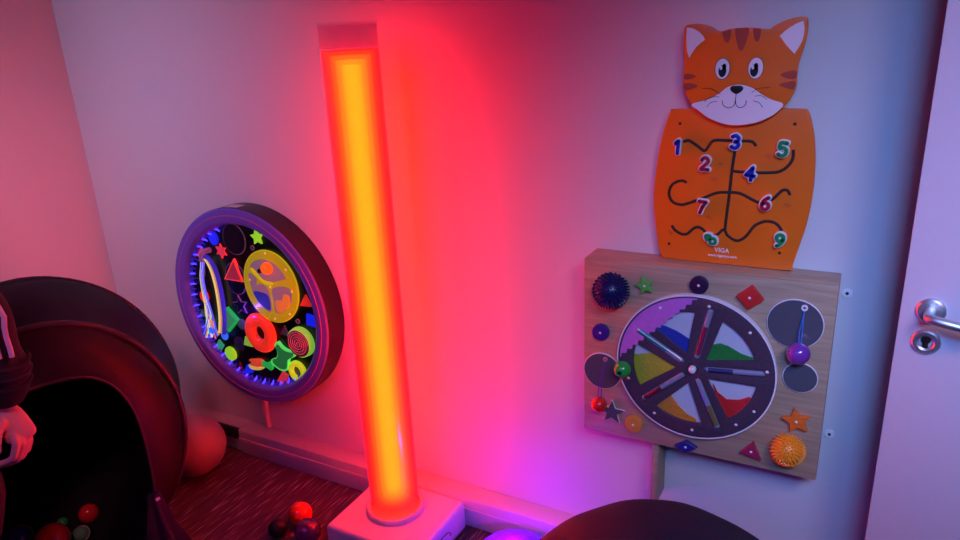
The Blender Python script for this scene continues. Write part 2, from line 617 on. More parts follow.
# hanging beads
a = obj('hanging_bead', add_ball(bmesh.new(), (.238, -.034, .352), .0265, 32), mat('purple_bead', (.18, .04, .36), .12, coat=1.0), box)
a['label'] = 'glossy purple bead on a blue cord'
obj('cord', add_tube(add_tube(bmesh.new(), [(.2385, -.006, .455), (.240, -.02, .40), (.240, -.034, .374)], .0016, 8), [(.2400, -.006, .455), (.234, -.02, .40), (.236, -.034, .374)], .0016, 8), CORD_B, a)
obj('eyelet', add_lathe(bmesh.new(), [(.0035, -.010), (.0072, -.010), (.0072, -.004), (.0035, -.004)], 24, 'y', (.239, 0, .457), close=True), WHITE, a)
a = obj('hanging_bead', add_ball(bmesh.new(), (-.250, -.030, .104), .0225, 32), mat('red_bead', (.75, .015, .015), .15, coat=.8), box)
a['label'] = 'glossy red bead on a purple cord'
obj('cord', add_tube(add_tube(bmesh.new(), [(-.242, -.008, .233), (-.246, -.02, .17), (-.244, -.03, .122)], .0015, 8), [(-.241, -.008, .233), (-.252, -.02, .17), (-.254, -.03, .122)], .0015, 8), mat('purple_cord', (.12, .03, .3), .6), a)
obj('eyelet', add_lathe(bmesh.new(), [(.003, -.010), (.006, -.010), (.006, -.004), (.003, -.004)], 20, 'y', (-.241, 0, .235), close=True), mat('pink_eyelet', (.6, .2, .3), .4), a)

# the bead wheel: back disc, rim, slotted front plate, five windows, five tubes
WX, WZ, WR = -.004, .258, .199
wb = obj('bead_wheel', add_lathe(bmesh.new(), [(0, -.004), (WR - .001, -.004), (WR - .001, -.016), (WR - .006, -.016), (WR - .006, -.008), (0, -.008)], 96, 'y', (WX, 0, WZ)),
         mat('wheel_backing', (.60, .62, .70), .4), box)
wb['label'] = 'round wheel with five windows of coloured beads'
PLATE = mat('glitter_plate', (.15, .09, .15), .3, metal=.5, noise=.35, scale=160)
def rnd(r, a):
    return (WX + r * math.cos(math.radians(a)), WZ + r * math.sin(math.radians(a)))
holes, sectors, slots = [], [], []
for i in range(5):
    A = 6 + 72 * i
    pts = [rnd(.043, A + 36)] + [rnd(.155, A + 13 + 46 * k / 12) for k in range(13)]
    sectors.append((A, pts))
    holes.append(pts)
    ca, sa = math.cos(math.radians(A)), math.sin(math.radians(A))
    cap = []
    for r0, s0 in ((.166, -90), (.036, 90)):
        for k in range(9):
            t = math.radians(s0 + 180 * k / 8)
            x, y = r0 + .0085 * math.cos(t), .0085 * math.sin(t)
            cap.append((WX + x * ca - y * sa, WZ + x * sa + y * ca))
    slots.append(cap)
    holes.append(cap)
shape('front_plate', ellipse(WX, WZ, WR - .002, n=96), -.018, -.013, PLATE, wb, .0007, holes)
obj('rim', add_lathe(bmesh.new(), [(WR - .0025, -.020), (WR + .001, -.020), (WR + .002, -.012), (WR + .001, -.003), (WR - .002, -.003)], 96, 'y', (WX, 0, WZ)),
    mat('rim_acrylic', (.82, .80, .86), .25), wb)
# purple reflection painted as a toothed patch on the plate's upper left
refl_arc = [rnd(.192, 62 + 118 * k / 30) for k in range(31)]
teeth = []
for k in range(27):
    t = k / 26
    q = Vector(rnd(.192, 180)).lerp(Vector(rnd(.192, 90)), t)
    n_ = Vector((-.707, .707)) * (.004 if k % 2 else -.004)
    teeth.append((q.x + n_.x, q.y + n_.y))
refl_loop = [rnd(.192, 90 + 90 * k / 30) for k in range(31)] + teeth
REFLECT = mat('painted_reflection', (.75, .22, .85), .3, metal=.25, noise=.15, scale=90)
shape('reflection_patch', refl_loop, -.0186, -.0180, REFLECT, wb)
for (A, pts), nm, rgb, prof in zip(sectors,
        ('green', 'blue', 'yellow', 'orange', 'red'),
        ((.015, .30, .05), (.01, .05, .50), (.45, .55, .02), (.85, .30, .02), (.75, .02, .02)),
        # level line across each window in polar points (radius, angle)
        (((.062, 62), (.085, 58), (.100, 52), (.110, 43), (.127, 28), (.150, 21)),
         ((.148, 134), (.128, 126), (.105, 116), (.082, 103), (.073, 92)),
         ((.148, 176), (.125, 172), (.100, 165), (.082, 153)),
         ((.100, -126), (.108, -118), (.122, -106), (.138, -94), (.148, -84)),
         ((.062, -34), (.085, -42), (.113, -40), (.135, -30), (.150, -21)))):
    bm = bmesh.new()
    base = [rnd(*p) for p in prof]
    cen = rnd(.09, A + 36)
    # pour the pile: level line + the part of the window outline below it
    def inside(p):
        return p[1] < WZ + 9
    outline = []
    s, e = Vector(base[0]), Vector(base[-1])
    win = [Vector(p) for p in pts]
    # densify the window outline
    dense = []
    for a_, b_ in zip(win, win[1:] + win[:1]):
        for q in range(6):
            dense.append(a_.lerp(b_, q / 6))
    i0 = min(range(len(dense)), key=lambda i: (dense[i] - e).length)
    i1 = min(range(len(dense)), key=lambda i: (dense[i] - s).length)
    N = len(dense)
    pa, pb = [], []
    i = i0
    while i != i1:
        pa.append(dense[i]); i = (i + 1) % N
    pa.append(dense[i1])
    i = i0
    while i != i1:
        pb.append(dense[i]); i = (i - 1) % N
    pb.append(dense[i1])
    low = pa if sum(p.y for p in pa) / len(pa) < sum(p.y for p in pb) / len(pb) else pb
    loop = [tuple(p) for p in base] + [tuple(p) for p in low[1:-1]]
    m = mat(nm + '_beads', rgb, .35, noise=.35, scale=420, bump=1.0)
    o = shape('bead_window', pts, -.0095, -.0085, mat('window_back', (.55, .58, .68), .35), wb)
    g = shape('bead_pile', loop, -.0135, -.0095, m, wb)
    g['label'] = nm + ' beads behind a window of the wheel'
FL = [((.04, .32, .30), .62), ((.22, .02, .05), .35), ((.03, .05, .12), .5), ((.14, .015, .04), .6), ((.18, .17, .03), .55)]
for i, A in enumerate((6, 78, 150, 222, 294)):
    rgb, fr = [((.02, .04, .14), .5), ((.24, .02, .08), .72), ((.02, .20, .20), .7), ((.16, .015, .04), .5), ((.18, .15, .03), .5)][i]
    ca, sa = math.cos(math.radians(A)), math.sin(math.radians(A))
    P = lambda r, y=-.015: (WX + r * ca, y, WZ + r * sa)
    o = obj('liquid_tube', add_tube(bmesh.new(), [P(.030), P(.034), P(.168), P(.172)], [.003, .0075, .0075, .003], 16), mat('tube_glass', (.24, .26, .38), .12, coat=1.0), wb)
    lo, hi = (.036, .036 + .13 * fr) if A in (6,) else ((.168 - .13 * fr, .166) if A in (222, 294, 150) else (.04, .04 + .12 * fr))
    q = obj('liquid', add_tube(bmesh.new(), [P(lo, -.0165), P(lo + .003, -.0165), P(hi - .003, -.0165), P(hi, -.0165)], [.004, .0068, .0068, .004], 16), mat('liquid_%s' % ['navy', 'crimson', 'teal', 'maroon', 'olive'][i], rgb, .2, coat=.6), wb)
obj('hub', add_lathe(bmesh.new(), [(0, -.034), (.006, -.033), (.0095, -.028), (.0095, -.018), (.0125, -.018), (.0125, -.014)], 32, 'y', (WX, 0, WZ)), WHITE, wb)
for A in (-30, 8, 43, 80, 120, 200, 238, 272, 310):
    x, z = rnd(.178, A)
    screw(x, z, -.0185, wb, .004)
ha = obj('turning_knob', add_ball(bmesh.new(), (WX - .178, -.042, WZ - .026), .0235, 32), mat('green_knob', (.02, .40, .05), .2, coat=.6), box)
ha['label'] = 'green ball handle of the wheel'
obj('stem', add_tube(bmesh.new(), [(WX - .178, -.018, WZ - .026), (WX - .178, -.03, WZ - .026)], .008, 16), BLACK, ha)
obj('plug', add_lathe(bmesh.new(), [(0, -.0665), (.005, -.0665), (.0055, -.0625)], 16, 'y', (WX - .178, 0, WZ - .026)), BLACK, ha)

# wooden support strut under the box
strut = obj('support_strut', add_box(bmesh.new(), (-.434, 1.704, 0.300), (-.416, WY, 0.503), .002), WOOD)
tag(strut, 'short upright wooden board on the wall beneath the plywood box', 'bracket')
# metal hangers that stick out to the right of the box
for z, w in ((.985, 'small white round wall bracket right of the plywood box, upper one'), (.600, 'small white round wall bracket right of the plywood box, lower one')):
    t = thing('wall_bracket', w, 'bracket', (-.003, WY, z - .012), group='white brackets beside the plywood box')
    bm = shape('plate', ellipse(0, 0, .0115, .0115, 20), -.0045, 0, WHITE, t, .001)
    obj('screw', add_lathe(bmesh.new(), [(0, -.006), (.003, -.0058), (.0042, -.004)], 14, 'y'), BLACK, t)

# ================================================================== CAT WALL GAME
game = thing('wall_game', 'orange wooden cat shaped number maze standing on the plywood box', 'toy', (-.27, 1.757, 1.0235))
ORANGE = mat('orange_paint', (.84, .155, .008), .38, noise=.03, coat=.2)
EDGE = mat('plywood_edge', (.75, .30, .08), .55)
CREAM = mat('cream_paint', (.80, .76, .80), .45, noise=.01)
STRIPE = mat('rust_stripe', (.42, .055, .03), .45)
INK = mat('black_ink', (.012, .01, .012), .4)
BODY = mm([(-161.5, 376.6), (-148.8, 381.5), (-0.7, 383.2), (127.8, 383.3), (141.8, 380.5), (148.0, 371.8), (156.0, 348.2), (164.5, 311.2), (171, 250.8), (171.5, 188.8), (166.5, 124.8), (155, 66.4), (143.4, 12.4), (135.3, 1.0), (25.1, 0.2), (-157.0, -.5), (-168.6, 3.5), (-178.2, 24.0), (-187.0, 77.4), (-195.1, 138.8), (-195.1, 199.7), (-188.1, 267.9), (-175.8, 334.4)])
body = shape('body_board', curvy(BODY, 4), 0, .018, ORANGE, game, .0015)
HEAD = mm([(-132.5, 570.6), (-118.1, 575.6), (-96.3, 574.6), (-74.4, 568.0), (-54.8, 557.1), (-31.8, 561.5), (-4.3, 563.0), (23.0, 561.4), (49.3, 557.6), (62.7, 564.9), (83.7, 574.2), (104.8, 579.4), (121.8, 579.5), (127.7, 572.1), (129.1, 546.6), (126.7, 524.5), (121.2, 500.1), (117.0, 479.9), (116.4, 457.1), (116.7, 434.1), (108.6, 410.9), (94.7, 390.1), (78.2, 372.9), (52.0, 357.2), (24.6, 348.9), (-8.5, 345.4), (-37.7, 349.9), (-67.8, 361.5), (-91.0, 377.8), (-109.4, 396.2), (-123.0, 418.7), (-129.8, 443.0), (-131.2, 465.7), (-129.3, 490.0), (-131.9, 514.3), (-134.2, 543.2)])
head = shape('head_board', curvy(HEAD, 4), -.016, 0, ORANGE, game, .0015)
for sx_ in (-.12, .08):
    obj('spacer', add_box(bmesh.new(), (sx_, .018, .30), (sx_ + .04, .033, .34)), BLACK, game)
def paint(name, loop, m, parent, y=-.016, t=.0006):
    return shape(name, loop, y - t, y + .0003, m, parent)
for L_ in ([(-127.5, 569.0), (-113, 566), (-100.2, 558.4), (-91, 550), (-85.3, 540.4), (-94, 534), (-104.0, 525.4), (-112, 514), (-119.4, 501.0), (-124, 514), (-126.6, 528.6), (-128, 550)],
           [(119.5, 571.1), (122.5, 556), (122.5, 542.4), (120.5, 531), (116.4, 520.4), (107.1, 503.7), (98, 513), (88.2, 523.6), (74.2, 542.1), (83, 551), (93.6, 559.1), (107, 567)]):
    paint('inner_ear', mm(L_), CREAM, head)
paint('muzzle', curvy(mm([(-109.4, 394.7), (-79.9, 403.7), (-60.7, 411.1), (-44.4, 421.8), (-28.4, 434.3), (-9.8, 439.0), (9.0, 437.4), (28.1, 430.1), (45.0, 418.1), (66.5, 406.2), (93.4, 395.8), (77.9, 375.2), (51.7, 359.6), (24.4, 351.4), (-8.7, 347.9), (-38.0, 352.4), (-68.0, 364.0), (-91.2, 380.3)]), 4), CREAM, head)
for pts in ([(-47.6, 553.9), (-39.9, 557.2), (-29.3, 559.1), (-29.4, 546.2), (-31.9, 534.7), (-36.4, 532.1), (-42.4, 537.4)],
            [(-20.2, 561.0), (-6.5, 561.7), (8.2, 560.7), (7.2, 542.5), (1.0, 519.7), (-4.5, 512.9), (-11.5, 520.1), (-17.5, 541.1)],
            [(17.7, 560.2), (25.8, 559.4), (34.0, 558.2), (33.8, 543.7), (30.9, 533.4), (27.0, 532.1), (22.0, 538.2)],
            [(-128.4, 464.2), (-112.7, 464.0), (-101.5, 458.9), (-112.2, 453.7), (-128.2, 452.9)],
            [(-127.6, 442.1), (-109.1, 442.4), (-97.5, 436.9), (-111.0, 430.1), (-124.4, 427.7)],
            [(114.6, 467.2), (97.2, 466.6), (82.3, 460.0), (96.3, 451.9), (114.2, 451.2)],
            [(113.9, 444.8), (97.0, 443.6), (81.0, 438.2), (98.1, 430.6), (112.0, 428.6)]):
    paint('fur_stripe', curvy(mm(pts), 4), STRIPE, head)
for ex, px in ((-.0428, -.0425), (.0294, .0265)):
    e = shape('eye', ellipse(ex, .4750, .0168, .0240), -.0170, -.0157, INK, head)
    shape('eye_white', ellipse(ex, .4750, .0157, .0228), -.0175, -.0165, CREAM, e)
    shape('pupil', ellipse(px, .4700, .0086, .0135), -.0180, -.0172, INK, e)
    shape('pupil', ellipse(px + .0035, .4790, .0045, .0075), -.0180, -.0172, INK, e)
    shape('glint', ellipse(px - .0035, .4775, .0030, .0052, rot=.2), -.0185, -.0176, CREAM, e)
shape('nose', curvy(mm([(-9, 437), (2, 436.5), (6, 431), (2, 424), (-8.8, 418.5), (-19, 424), (-23, 431), (-19, 436.5)]), 4), -.0185, -.0160, INK, head, .0008)
for pts in ([(-85.3, 430.9), (-66.7, 430.7), (-44.2, 418.4)], [(-79.8, 401.3), (-65.6, 411.1), (-46.3, 412.1)], [(-73.2, 388.9), (-64.9, 398.8), (-50.5, 402.3)],
            [(24.1, 420.6), (37.3, 430.0), (62.2, 432.2)], [(31.6, 413.4), (45.3, 414.3), (58.3, 406.2)], [(29.1, 402.9), (41.9, 399.0), (50.5, 388.5)]):
    obj('whisker', add_tube(bmesh.new(), [(p[0], -.0166, p[1]) for p in [(v.x, v.y) for v in smooth_path([(a_ * .001, b_ * .001, 0) for a_, b_ in pts], 6)]], .0007, 6), INK, head)
bm = bmesh.new()
for pts in ([(-9, 419), (-9.4, 408), (-8.2, 396), (-5.0, 390.5), (2.1, 387.8), (9.4, 390.7), (13.5, 396), (14.1, 403.8)], [(-9.4, 408), (-11, 396), (-14.5, 390.6), (-22.6, 387), (-31.4, 389.5), (-37, 395), (-38.5, 403.8)]):
    add_tube(bm, [(v.x, -.0166, v.y) for v in smooth_path([(a_ * .001, b_ * .001, 0) for a_, b_ in pts], 5)], .0008, 6)
obj('mouth_line', bm, INK, head)
# maze grooves
GROOVE = mat('groove', (.035, .012, .008), .6)
for pts in ([(-127.7, 302.9), (-119, 306.5), (-111.7, 305.8), (-93, 294), (-76.8, 283), (-68, 293), (-60.4, 304.9), (-52, 308.9), (-41.3, 309.4), (-3.2, 308.8), (24, 308.9), (34, 306), (40.8, 297.6)],
            [(-4.8, 298.5), (-9.8, 234.4), (-11.8, 181.1), (-16.4, 99), (-14.5, 84), (-7.6, 74), (12.9, 64.4), (31.7, 75.6), (49.0, 102.5), (60, 112), (76.3, 118.8), (96.8, 116.4), (111.1, 101.8), (114.8, 79.3)],
            [(-7.0, 236.2), (35.7, 235.0), (83.5, 237.4), (101, 243), (114.2, 255.0), (122.3, 271.8), (121.7, 292)],
            [(-115.0, 202.4), (-124, 206.5), (-135.7, 204.7), (-149, 197), (-156, 185), (-157.5, 170), (-152, 156), (-141.6, 148.0), (-126, 145.5), (-112.6, 149.0), (-72.7, 166.2), (-41.6, 180.9), (-14, 184), (12.8, 183.0), (44.3, 168.3), (58, 163), (70.3, 162.8), (88.5, 175.4), (102.2, 192.1), (110, 197.5), (117.8, 196.2), (124.0, 185.8)],
            [(-147.8, 89.6), (-141, 80), (-134.4, 74.9), (-122, 69), (-108.9, 70.4), (-97, 82), (-89.0, 88.7), (-80, 90.5), (-70.6, 86.5), (-55.4, 72.6), (-44, 70), (-31.6, 78.2), (-23, 88), (-16.5, 91.5)]):
    P = [(v.x, -.0002, v.y) for v in smooth_path([(a_ * .001, b_ * .001, 0) for a_, b_ in pts], 5)]
    bm = add_tube(bmesh.new(), P, .0036, 8)
    for v in bm.verts:
        v.co.y = max(-.0006, min(.002, (v.co.y + .0002) * .15 - .0002))
    obj('maze_groove', bm, GROOVE, body)
NUMC = {'b': mat('blue_number', (.012, .03, .42), .35), 'r': mat('crimson_number', (.42, .012, .045), .35), 'g': mat('green_number', (.015, .26, .07), .35)}
WRIM = mat('white_number_rim', (.82, .82, .85), .35)
DIG = {'1': [(-.17, .26), (.04, .46), (.04, -.46)], '4': [(.10, -.46), (.10, .44), (-.26, -.14), (.28, -.14)], '7': [(-.24, .42), (.25, .42), (.05, .02), (-.06, -.45)],
       '2': [(-.24, .25), (-.12, .43), (.08, .44), (.22, .28), (.14, .06), (-.08, -.18), (-.25, -.42), (.0, -.42), (.26, -.42)],
       '3': [(-.22, .36), (0, .46), (.2, .3), (.14, .08), (-.04, .03), (.16, -.03), (.24, -.22), (.06, -.44), (-.22, -.36)],
       '5': [(.22, .44), (-.16, .44), (-.2, .06), (.02, .12), (.22, -.02), (.2, -.3), (0, -.45), (-.24, -.36)],
       '6': [(.16, .42), (-.08, .22), (-.22, -.1), (-.16, -.38), (.04, -.45), (.22, -.3), (.2, -.06), (.02, .04), (-.16, -.06)],
       '8': [(0, .03), (-.19, .2), (0, .45), (.19, .2), (0, .03), (-.23, -.2), (0, -.45), (.23, -.2)]}
DIG['9'] = [(-a_, -b_) for a_, b_ in DIG['6']]
def digit(name, ch, x, z, rot, r, y0, y1, m, parent):
    P = [Vector((a_ * .034, b_ * .033, 0)) for a_, b_ in DIG[ch]]
    if ch not in '147':
        P = smooth_path(P, 6, ch == '8')
    Rm = Matrix.Rotation(rot - .06, 3, 'Z')
    P = [Rm @ p for p in P]
    bm = bmesh.new()
    if ch in '147':
        for a_, b_ in zip(P, P[1:]):
            add_tube(bm, [(a_.x, 0, a_.y), (b_.x, 0, b_.y)], r, 16)
        for p in P:
            add_ball(bm, (p.x, 0, p.y), r, 16)
    else:
        add_tube(bm, [(p.x, 0, p.y) for p in P], r, 12, closed=(ch == '8'))
        if ch != '8':
            for p in (P[0], P[-1]):
                add_ball(bm, (p.x, 0, p.y), r, 16)
    for v in bm.verts:                          # flat cut-out figure with rounded edges
        t = max(-1, min(1, v.co.y / r * 2.2))
        v.co.y = (y0 + y1) / 2 + t * (y1 - y0) / 2
        v.co.x += x * .001
        v.co.z += z * .001
    return obj(name, bm, m, parent, angle=.9)
for ch, cl, x, z, rot in (('1', 'b', -138.6, 292, .0), ('2', 'r', -70.9, 253.6, 0), ('3', 'b', -4.4, 308, 0), ('4', 'b', 34.2, 234.9, -.05), ('5', 'g', 100.5, 294.1, 0),
                          ('6', 'r', 72.9, 166.2, 0), ('7', 'r', -73.2, 145.9, -.05), ('8', 'g', -47.8, 65.4, 1.0), ('9', 'g', 112, 77.4, 0)):
    o = digit('number_slider', ch, x, z, rot, .0073, -.0130, -.0015, WRIM, body)
    o['label'] = {'b': 'blue', 'r': 'crimson', 'g': 'green'}[cl] + ' number %s with a white rim' % ch
    digit('numeral', ch, x, z, rot, .0037 if ch == '8' else .0045, -.0150, -.0120, NUMC[cl], o)
for x, z in ((-137.7, 347.2), (119.7, 349.9), (-152.7, 40.1), (112.5, 43.1)):
    obj('screw', add_lathe(bmesh.new(), [(0, -.0008), (.0025, -.0012), (.0038, 0), (.0038, .002)], 14, 'y', (x * .001, 0, z * .001)), mat('screw_dark', (.08, .06, .05), .4, metal=.8), body)
LET = mat('white_print', (.85, .85, .85), .5)
lettering('lettering', 'VIGA', .0155, (-.0210, .0355), -.0006, .0010, LET, body, .0001)
lettering('lettering', 'www.vigatoys.com', .0092, (-.0190, .0215), -.0006, .0010, LET, body, .0001)
# faint printed insects and flowers in the middle of the maze fields
PRINT = mat('faint_print', (.52, .075, .03), .5)
for x, z, s in ((70, 275, 10), (-52, 215, 12), (-36, 253, 6), (120, 162, 9), (-150, 70, 7), (-58, 118, 8)):
    bm = bmesh.new()
    for k_ in range(5):
        a0 = k_ * 1.256 + x
        pts = [(x * .001, -.0004, z * .001), ((x + s * .7 * math.cos(a0)) * .001, -.0004, (z + s * .5 * math.sin(a0)) * .001), ((x + s * math.cos(a0 + .6)) * .001, -.0004, (z + s * .7 * math.sin(a0 + .6)) * .001)]
        add_tube(bm, pts, .0007, 5)
    obj('printed_flower', bm, PRINT, body)

# ================================================================== ROUND SENSORY BOARD
DX, DZ, DR = -1.952, .676, .383
board = thing('sensory_board', 'round black wall board with glowing neon shapes inside a lit rim', 'light board', (DX, 1.70, DZ))
SHELL = mat('dark_shell', (.018, .012, .018), .35)
obj('drum_shell', add_lathe(bmesh.new(), [(0, .089), (DR, .089), (DR, .006), (DR - .004, .001), (DR - .008, .0015)], 128, 'y'), SHELL, board)
RIMM = mat('violet_rim', (.15, .12, .60), .32, noise=.1)
obj('front_rim', add_lathe(bmesh.new(), [(DR - .001, .004), (DR - .006, -.002), (DR - .030, -.004), (.334, -.003), (.326, .002), (.318, .020), (.316, .034)], 128, 'y'), RIMM, board)
obj('rim_piping', add_lathe(bmesh.new(), [(.3535, -.0030), (.3545, -.0052), (.3565, -.0052), (.3575, -.0030)], 128, 'y'), mat('pink_piping', (.55, .13, .32), .4), board)
BACKP = mat('black_panel', (.004, .004, .007), .3)
obj('back_panel', add_lathe(bmesh.new(), [(0, .034), (.330, .034), (.330, .040), (0, .040)], 96, 'y'), BACKP, board)
# LED dots inside the rim, drawn out inward as reflection streaks
LED = mat('blue_led', (.08, .07, .9), .3, emit=2.4, emit_color=(.05, .03, 1.0), noise=0)
LEDB = mat('led_housing', (.04, .03, .35), .3, emit=.18, emit_color=(.05, .02, 1.0), noise=0)
for i in range(48):
    a = math.radians(112 + 196 * i / 47)
    ca, sa = math.cos(a), math.sin(a)
    bm = add_tube(bmesh.new(), [(r_ * ca, y_, r_ * sa) for r_, y_ in ((.3155, .014), (.3145, .017), (.309, .027), (.300, .031))], [.0012, .0034, .0038, .0012], 8)
    obj('led', bm, LED if i % 2 == 0 else LEDB, board)
l = point('board_uv_light', (-.02, -.01, -.02), (.16, .04, 1.0), .28, .0)
l.parent = board

def neon(name, rgb, e):
    return mat('neon_' + name, rgb, .3, emit=e, noise=.03)
N_GREEN = neon('green', (.02, .75, .12), .35)
N_LIME = neon('lime', (.35, .95, .03), .5)
N_RED = neon('red', (.95, .03, .02), .45)
N_CORAL = neon('coral', (.85, .05, .09), .35)
N_BLUE = neon('blue', (.01, .02, .95), .6)
N_YEL = neon('yellow', (.75, .70, .01), .4)
DMIR = mat('board_mirror', (.06, .05, .09), .15, metal=.8)
GREYV = mat('grey_violet', (.22, .13, .2), .4)
GREYG = mat('grey_green', (.14, .34, .22), .4)
OUT = mat('mirror_outline', (.22, .16, .26), .4, emit=.05)
F, B = .022, .034
def piece(name, loop, m, th=.006, bev=.001, lab=None):
    o = shape(name, loop, B - th, B, m, board, bev)
    if lab:
        o['label'] = lab
    return o
def mirr(cx, cz, rx, rz, rot=0.0):
    o = piece('mirror_disc', ellipse(cx, cz, rx, rz, rot=rot), OUT, .004)
    shape('mirror_face', ellipse(cx, cz, rx - .003, rz - .003, rot=rot), B - .0048, B - .0035, DMIR, o)
mirr(-.044, .256, .057, .060)
mirr(-.271, .114, .038, .042)
mirr(-.070, .100, .052, .064)
piece('neon_shape', star(.077, .276, .030, .5, 5, PI / 2 + .1), N_LIME, .010, lab='lime star')
piece('neon_shape', ellipse(-.150, .250, .022, .026), N_BLUE, .008, lab='blue disc')
piece('neon_shape', star(-.121, .204, .030, .5, 6), N_CORAL, .008, lab='coral star')
piece('neon_shape', mm([(-229, 207.1), (-258.6, 169.9), (-217.6, 172.7)]), N_RED, .008, lab='small red triangle at the left')
o = piece('neon_shape', mm([(-57.4, 182.2), (-124.3, 94.2), (-24.3, 93.9)]), neon('redline', (.95, .05, .05), .6), .011, lab='large red triangle')
shape('triangle_face', mm([(-58.2, 173), (-113, 99), (-33, 98.5)]), B - .0118, B - .010, mat('rose_face', (.50, .05, .10), .35, emit=.15), o)
piece('neon_shape', ellipse(-.259, .004, .0215, .0235), N_RED, .010, lab='red disc')
piece('neon_shape', mm([(-287.7, -54.3), (-312, -88.0), (-274.6, -85.2)]), GREYG, .006)
o = piece('neon_shape', star(-.066, -.005, .041, .45, 5, PI / 2 + .15), OUT, .007, lab='dark star with a pale outline')
shape('star_face', star(-.066, -.005, .035, .43, 5, PI / 2 + .15), B - .0078, B - .006, DMIR, o)
piece('neon_shape', ellipse(-.076, -.086, .0215), GREYG, .006)
piece('neon_shape', ellipse(-.166, -.225, .0290), N_LIME, .009, lab='lime disc')
piece('neon_shape', ellipse(-.110, -.174, .0270, .030), mat('slate_disc', (.05, .05, .12), .3), .006)
piece('neon_shape', mm([(-66.9, -133), (-82, -171), (-36, -173)]), neon('yellowgreen', (.30, .70, .06), .4), .008, lab='yellow green triangle')
piece('neon_shape', mm([(-220.6, -174), (-198.4, -197.3), (-235.0, -239), (-257.8, -217.9)]), neon('mint', (.04, .55, .25), .35), .007, lab='mint diamond')
piece('neon_shape', mm([(-124.5, -250.4), (-150.6, -287.5), (-112.4, -287.0)]), mat('brown_tri', (.20, .04, .05), .4), .006)
piece('neon_shape', mm([(-84.6, -258), (-112.6, -313), (-54.5, -283.0)]), N_BLUE, .009, lab='blue triangle')
piece('neon_shape', mm([(104.9, -247.0), (131.4, -261.2), (104.5, -308), (69.4, -295.4)]), N_CORAL, .009, lab='coral diamond at the bottom')
piece('neon_shape', mm([(146.3, -53), (120, -93), (163, -94)]), GREYV, .006)
piece('neon_shape', mm([(270.9, 84), (241, 39), (293, 42)]), N_RED, .009, lab='red triangle at the right')
piece('neon_shape', mm([(264.8, 11.0), (299.8, 5.5), (300.6, -36.6), (259.6, -32.2)]), N_BLUE, .009, lab='blue square')
for x, z in ((.042, .232), (.214, -.028)):
    obj('small_ring', add_lathe(bmesh.new(), [(.006, -.004), (.0095, -.004), (.0095, 0), (.006, 0)], 20, 'y', (x, B, z), close=True), mat('pale_ring', (.4, .35, .45), .3), board)
# green plate with sparkle
o = piece('neon_shape', mm([(-135.9, -21), (-84, -67.9), (-148.4, -129), (-187, -73.0)]), N_GREEN, .014, .002, lab='green tilted square plate')
shape('plate_face', mm([(-136, -31), (-96, -68), (-148, -117), (-176, -73)]), B - .0148, B - .013, mat('green_face', (.05, .48, .12), .3, emit=.3, noise=.4, scale=200), o)
# yellow gear disc with windows, balls and a maze
yc = (.112, .094)
o = piece('gear_disc', ellipse(yc[0], yc[1], .129, .137, n=72), neon('amber', (.55, .48, .01), .34), .012, .002, lab='large yellow disc with three windows')
shape('disc_edge', ellipse(yc[0], yc[1], .131, .139, n=72), B - .010, B - .006, N_YEL, o)
def yw(pts, m, y=.0128, nm='window'):
    return shape(nm, curvy([(yc[0] + p[0] * .001, yc[1] + p[1] * .001) for p in pts], 4), B - y, B - .011, m, o)
YW_ = mat('peach_window', (.42, .26, .30), .4, emit=.22)
yw([(-70, 86), (-20, 104), (40, 92), (84, 46), (60, 34), (12, 22), (-44, 30), (-84, 62)], YW_)
yw([(-98, 42), (-92, -30), (-60, -78), (-12, -98), (-8, -20), (-34, 6), (-66, 2), (-62, 26)], YW_)
yw([(14, -2), (92, 8), (96, -40), (60, -80), (14, -100), (8, -50)], YW_)
yw([(-86, -28), (-30, -28), (-12, -46), (-16, -92), (-52, -80), (-76, -56)], mat('blue_beads_lit', (.03, .05, .45), .4, emit=.25, noise=.3, scale=300), .0138, 'bead_pile')
yw([(18, -52), (50, -44), (62, -20), (88, -24), (84, -58), (54, -82), (22, -94)], mat('orange_beads_lit', (.85, .25, .03), .4, emit=.4, noise=.3, scale=300), .0138, 'bead_pile')
yw([(-80, 52), (-30, 12), (8, 8), (14, 18), (-28, 24), (-72, 64)], N_YEL, .0144, 'divider')
bl = obj('ball', add_ball(bmesh.new(), (.118, .014, .168), .0225, 20), neon('orange', (.95, .12, .01), .7), o)
obj('ball', add_ball(bmesh.new(), (.080, .014, .154), .009, 12), BLACK, o)
for x, z in ((.015, .11), (.112, .222), (.215, .09), (.112, -.03), (.2, .17), (.03, .0), (.19, .0), (.112, .094)):
    obj('bolt', add_lathe(bmesh.new(), [(0, -.003), (.004, -.002), (.005, 0)], 12, 'y', (x, B - .012, z)), mat('yellow_bolt', (.9, .8, .25), .3, emit=.3), o)
# red foam ring
pts = [(.022 + .050 * math.cos(2 * PI * i / 48), B - .012, -.103 + .053 * math.sin(2 * PI * i / 48)) for i in range(48)]
bm = add_tube(bmesh.new(), pts, .027, 14, closed=True)
for v in bm.verts:
    v.co.y = B + (v.co.y - B) * .62
    if v.co.y > B - .0005: v.co.y = B - .0005
o = obj('foam_ring', bm, neon('orangered', (.92, .045, .02), .42), board)
o['label'] = 'fat orange red ring'
# yellow ring
pts = [(.183 + .030 * math.cos(2 * PI * i / 40), B - .007, -.232 + .032 * math.sin(2 * PI * i / 40)) for i in range(40)]
o = obj('foam_ring', add_tube(bmesh.new(), pts, .0115, 12, closed=True), neon('yellowring', (.60, .85, .02), .5), board)
o['label'] = 'small yellow green ring'
o2 = shape('ring_face', ellipse(.183, -.232, .023), B - .004, B - .002, mat('ring_centre', (.25, .12, .05), .4, emit=.1), o)
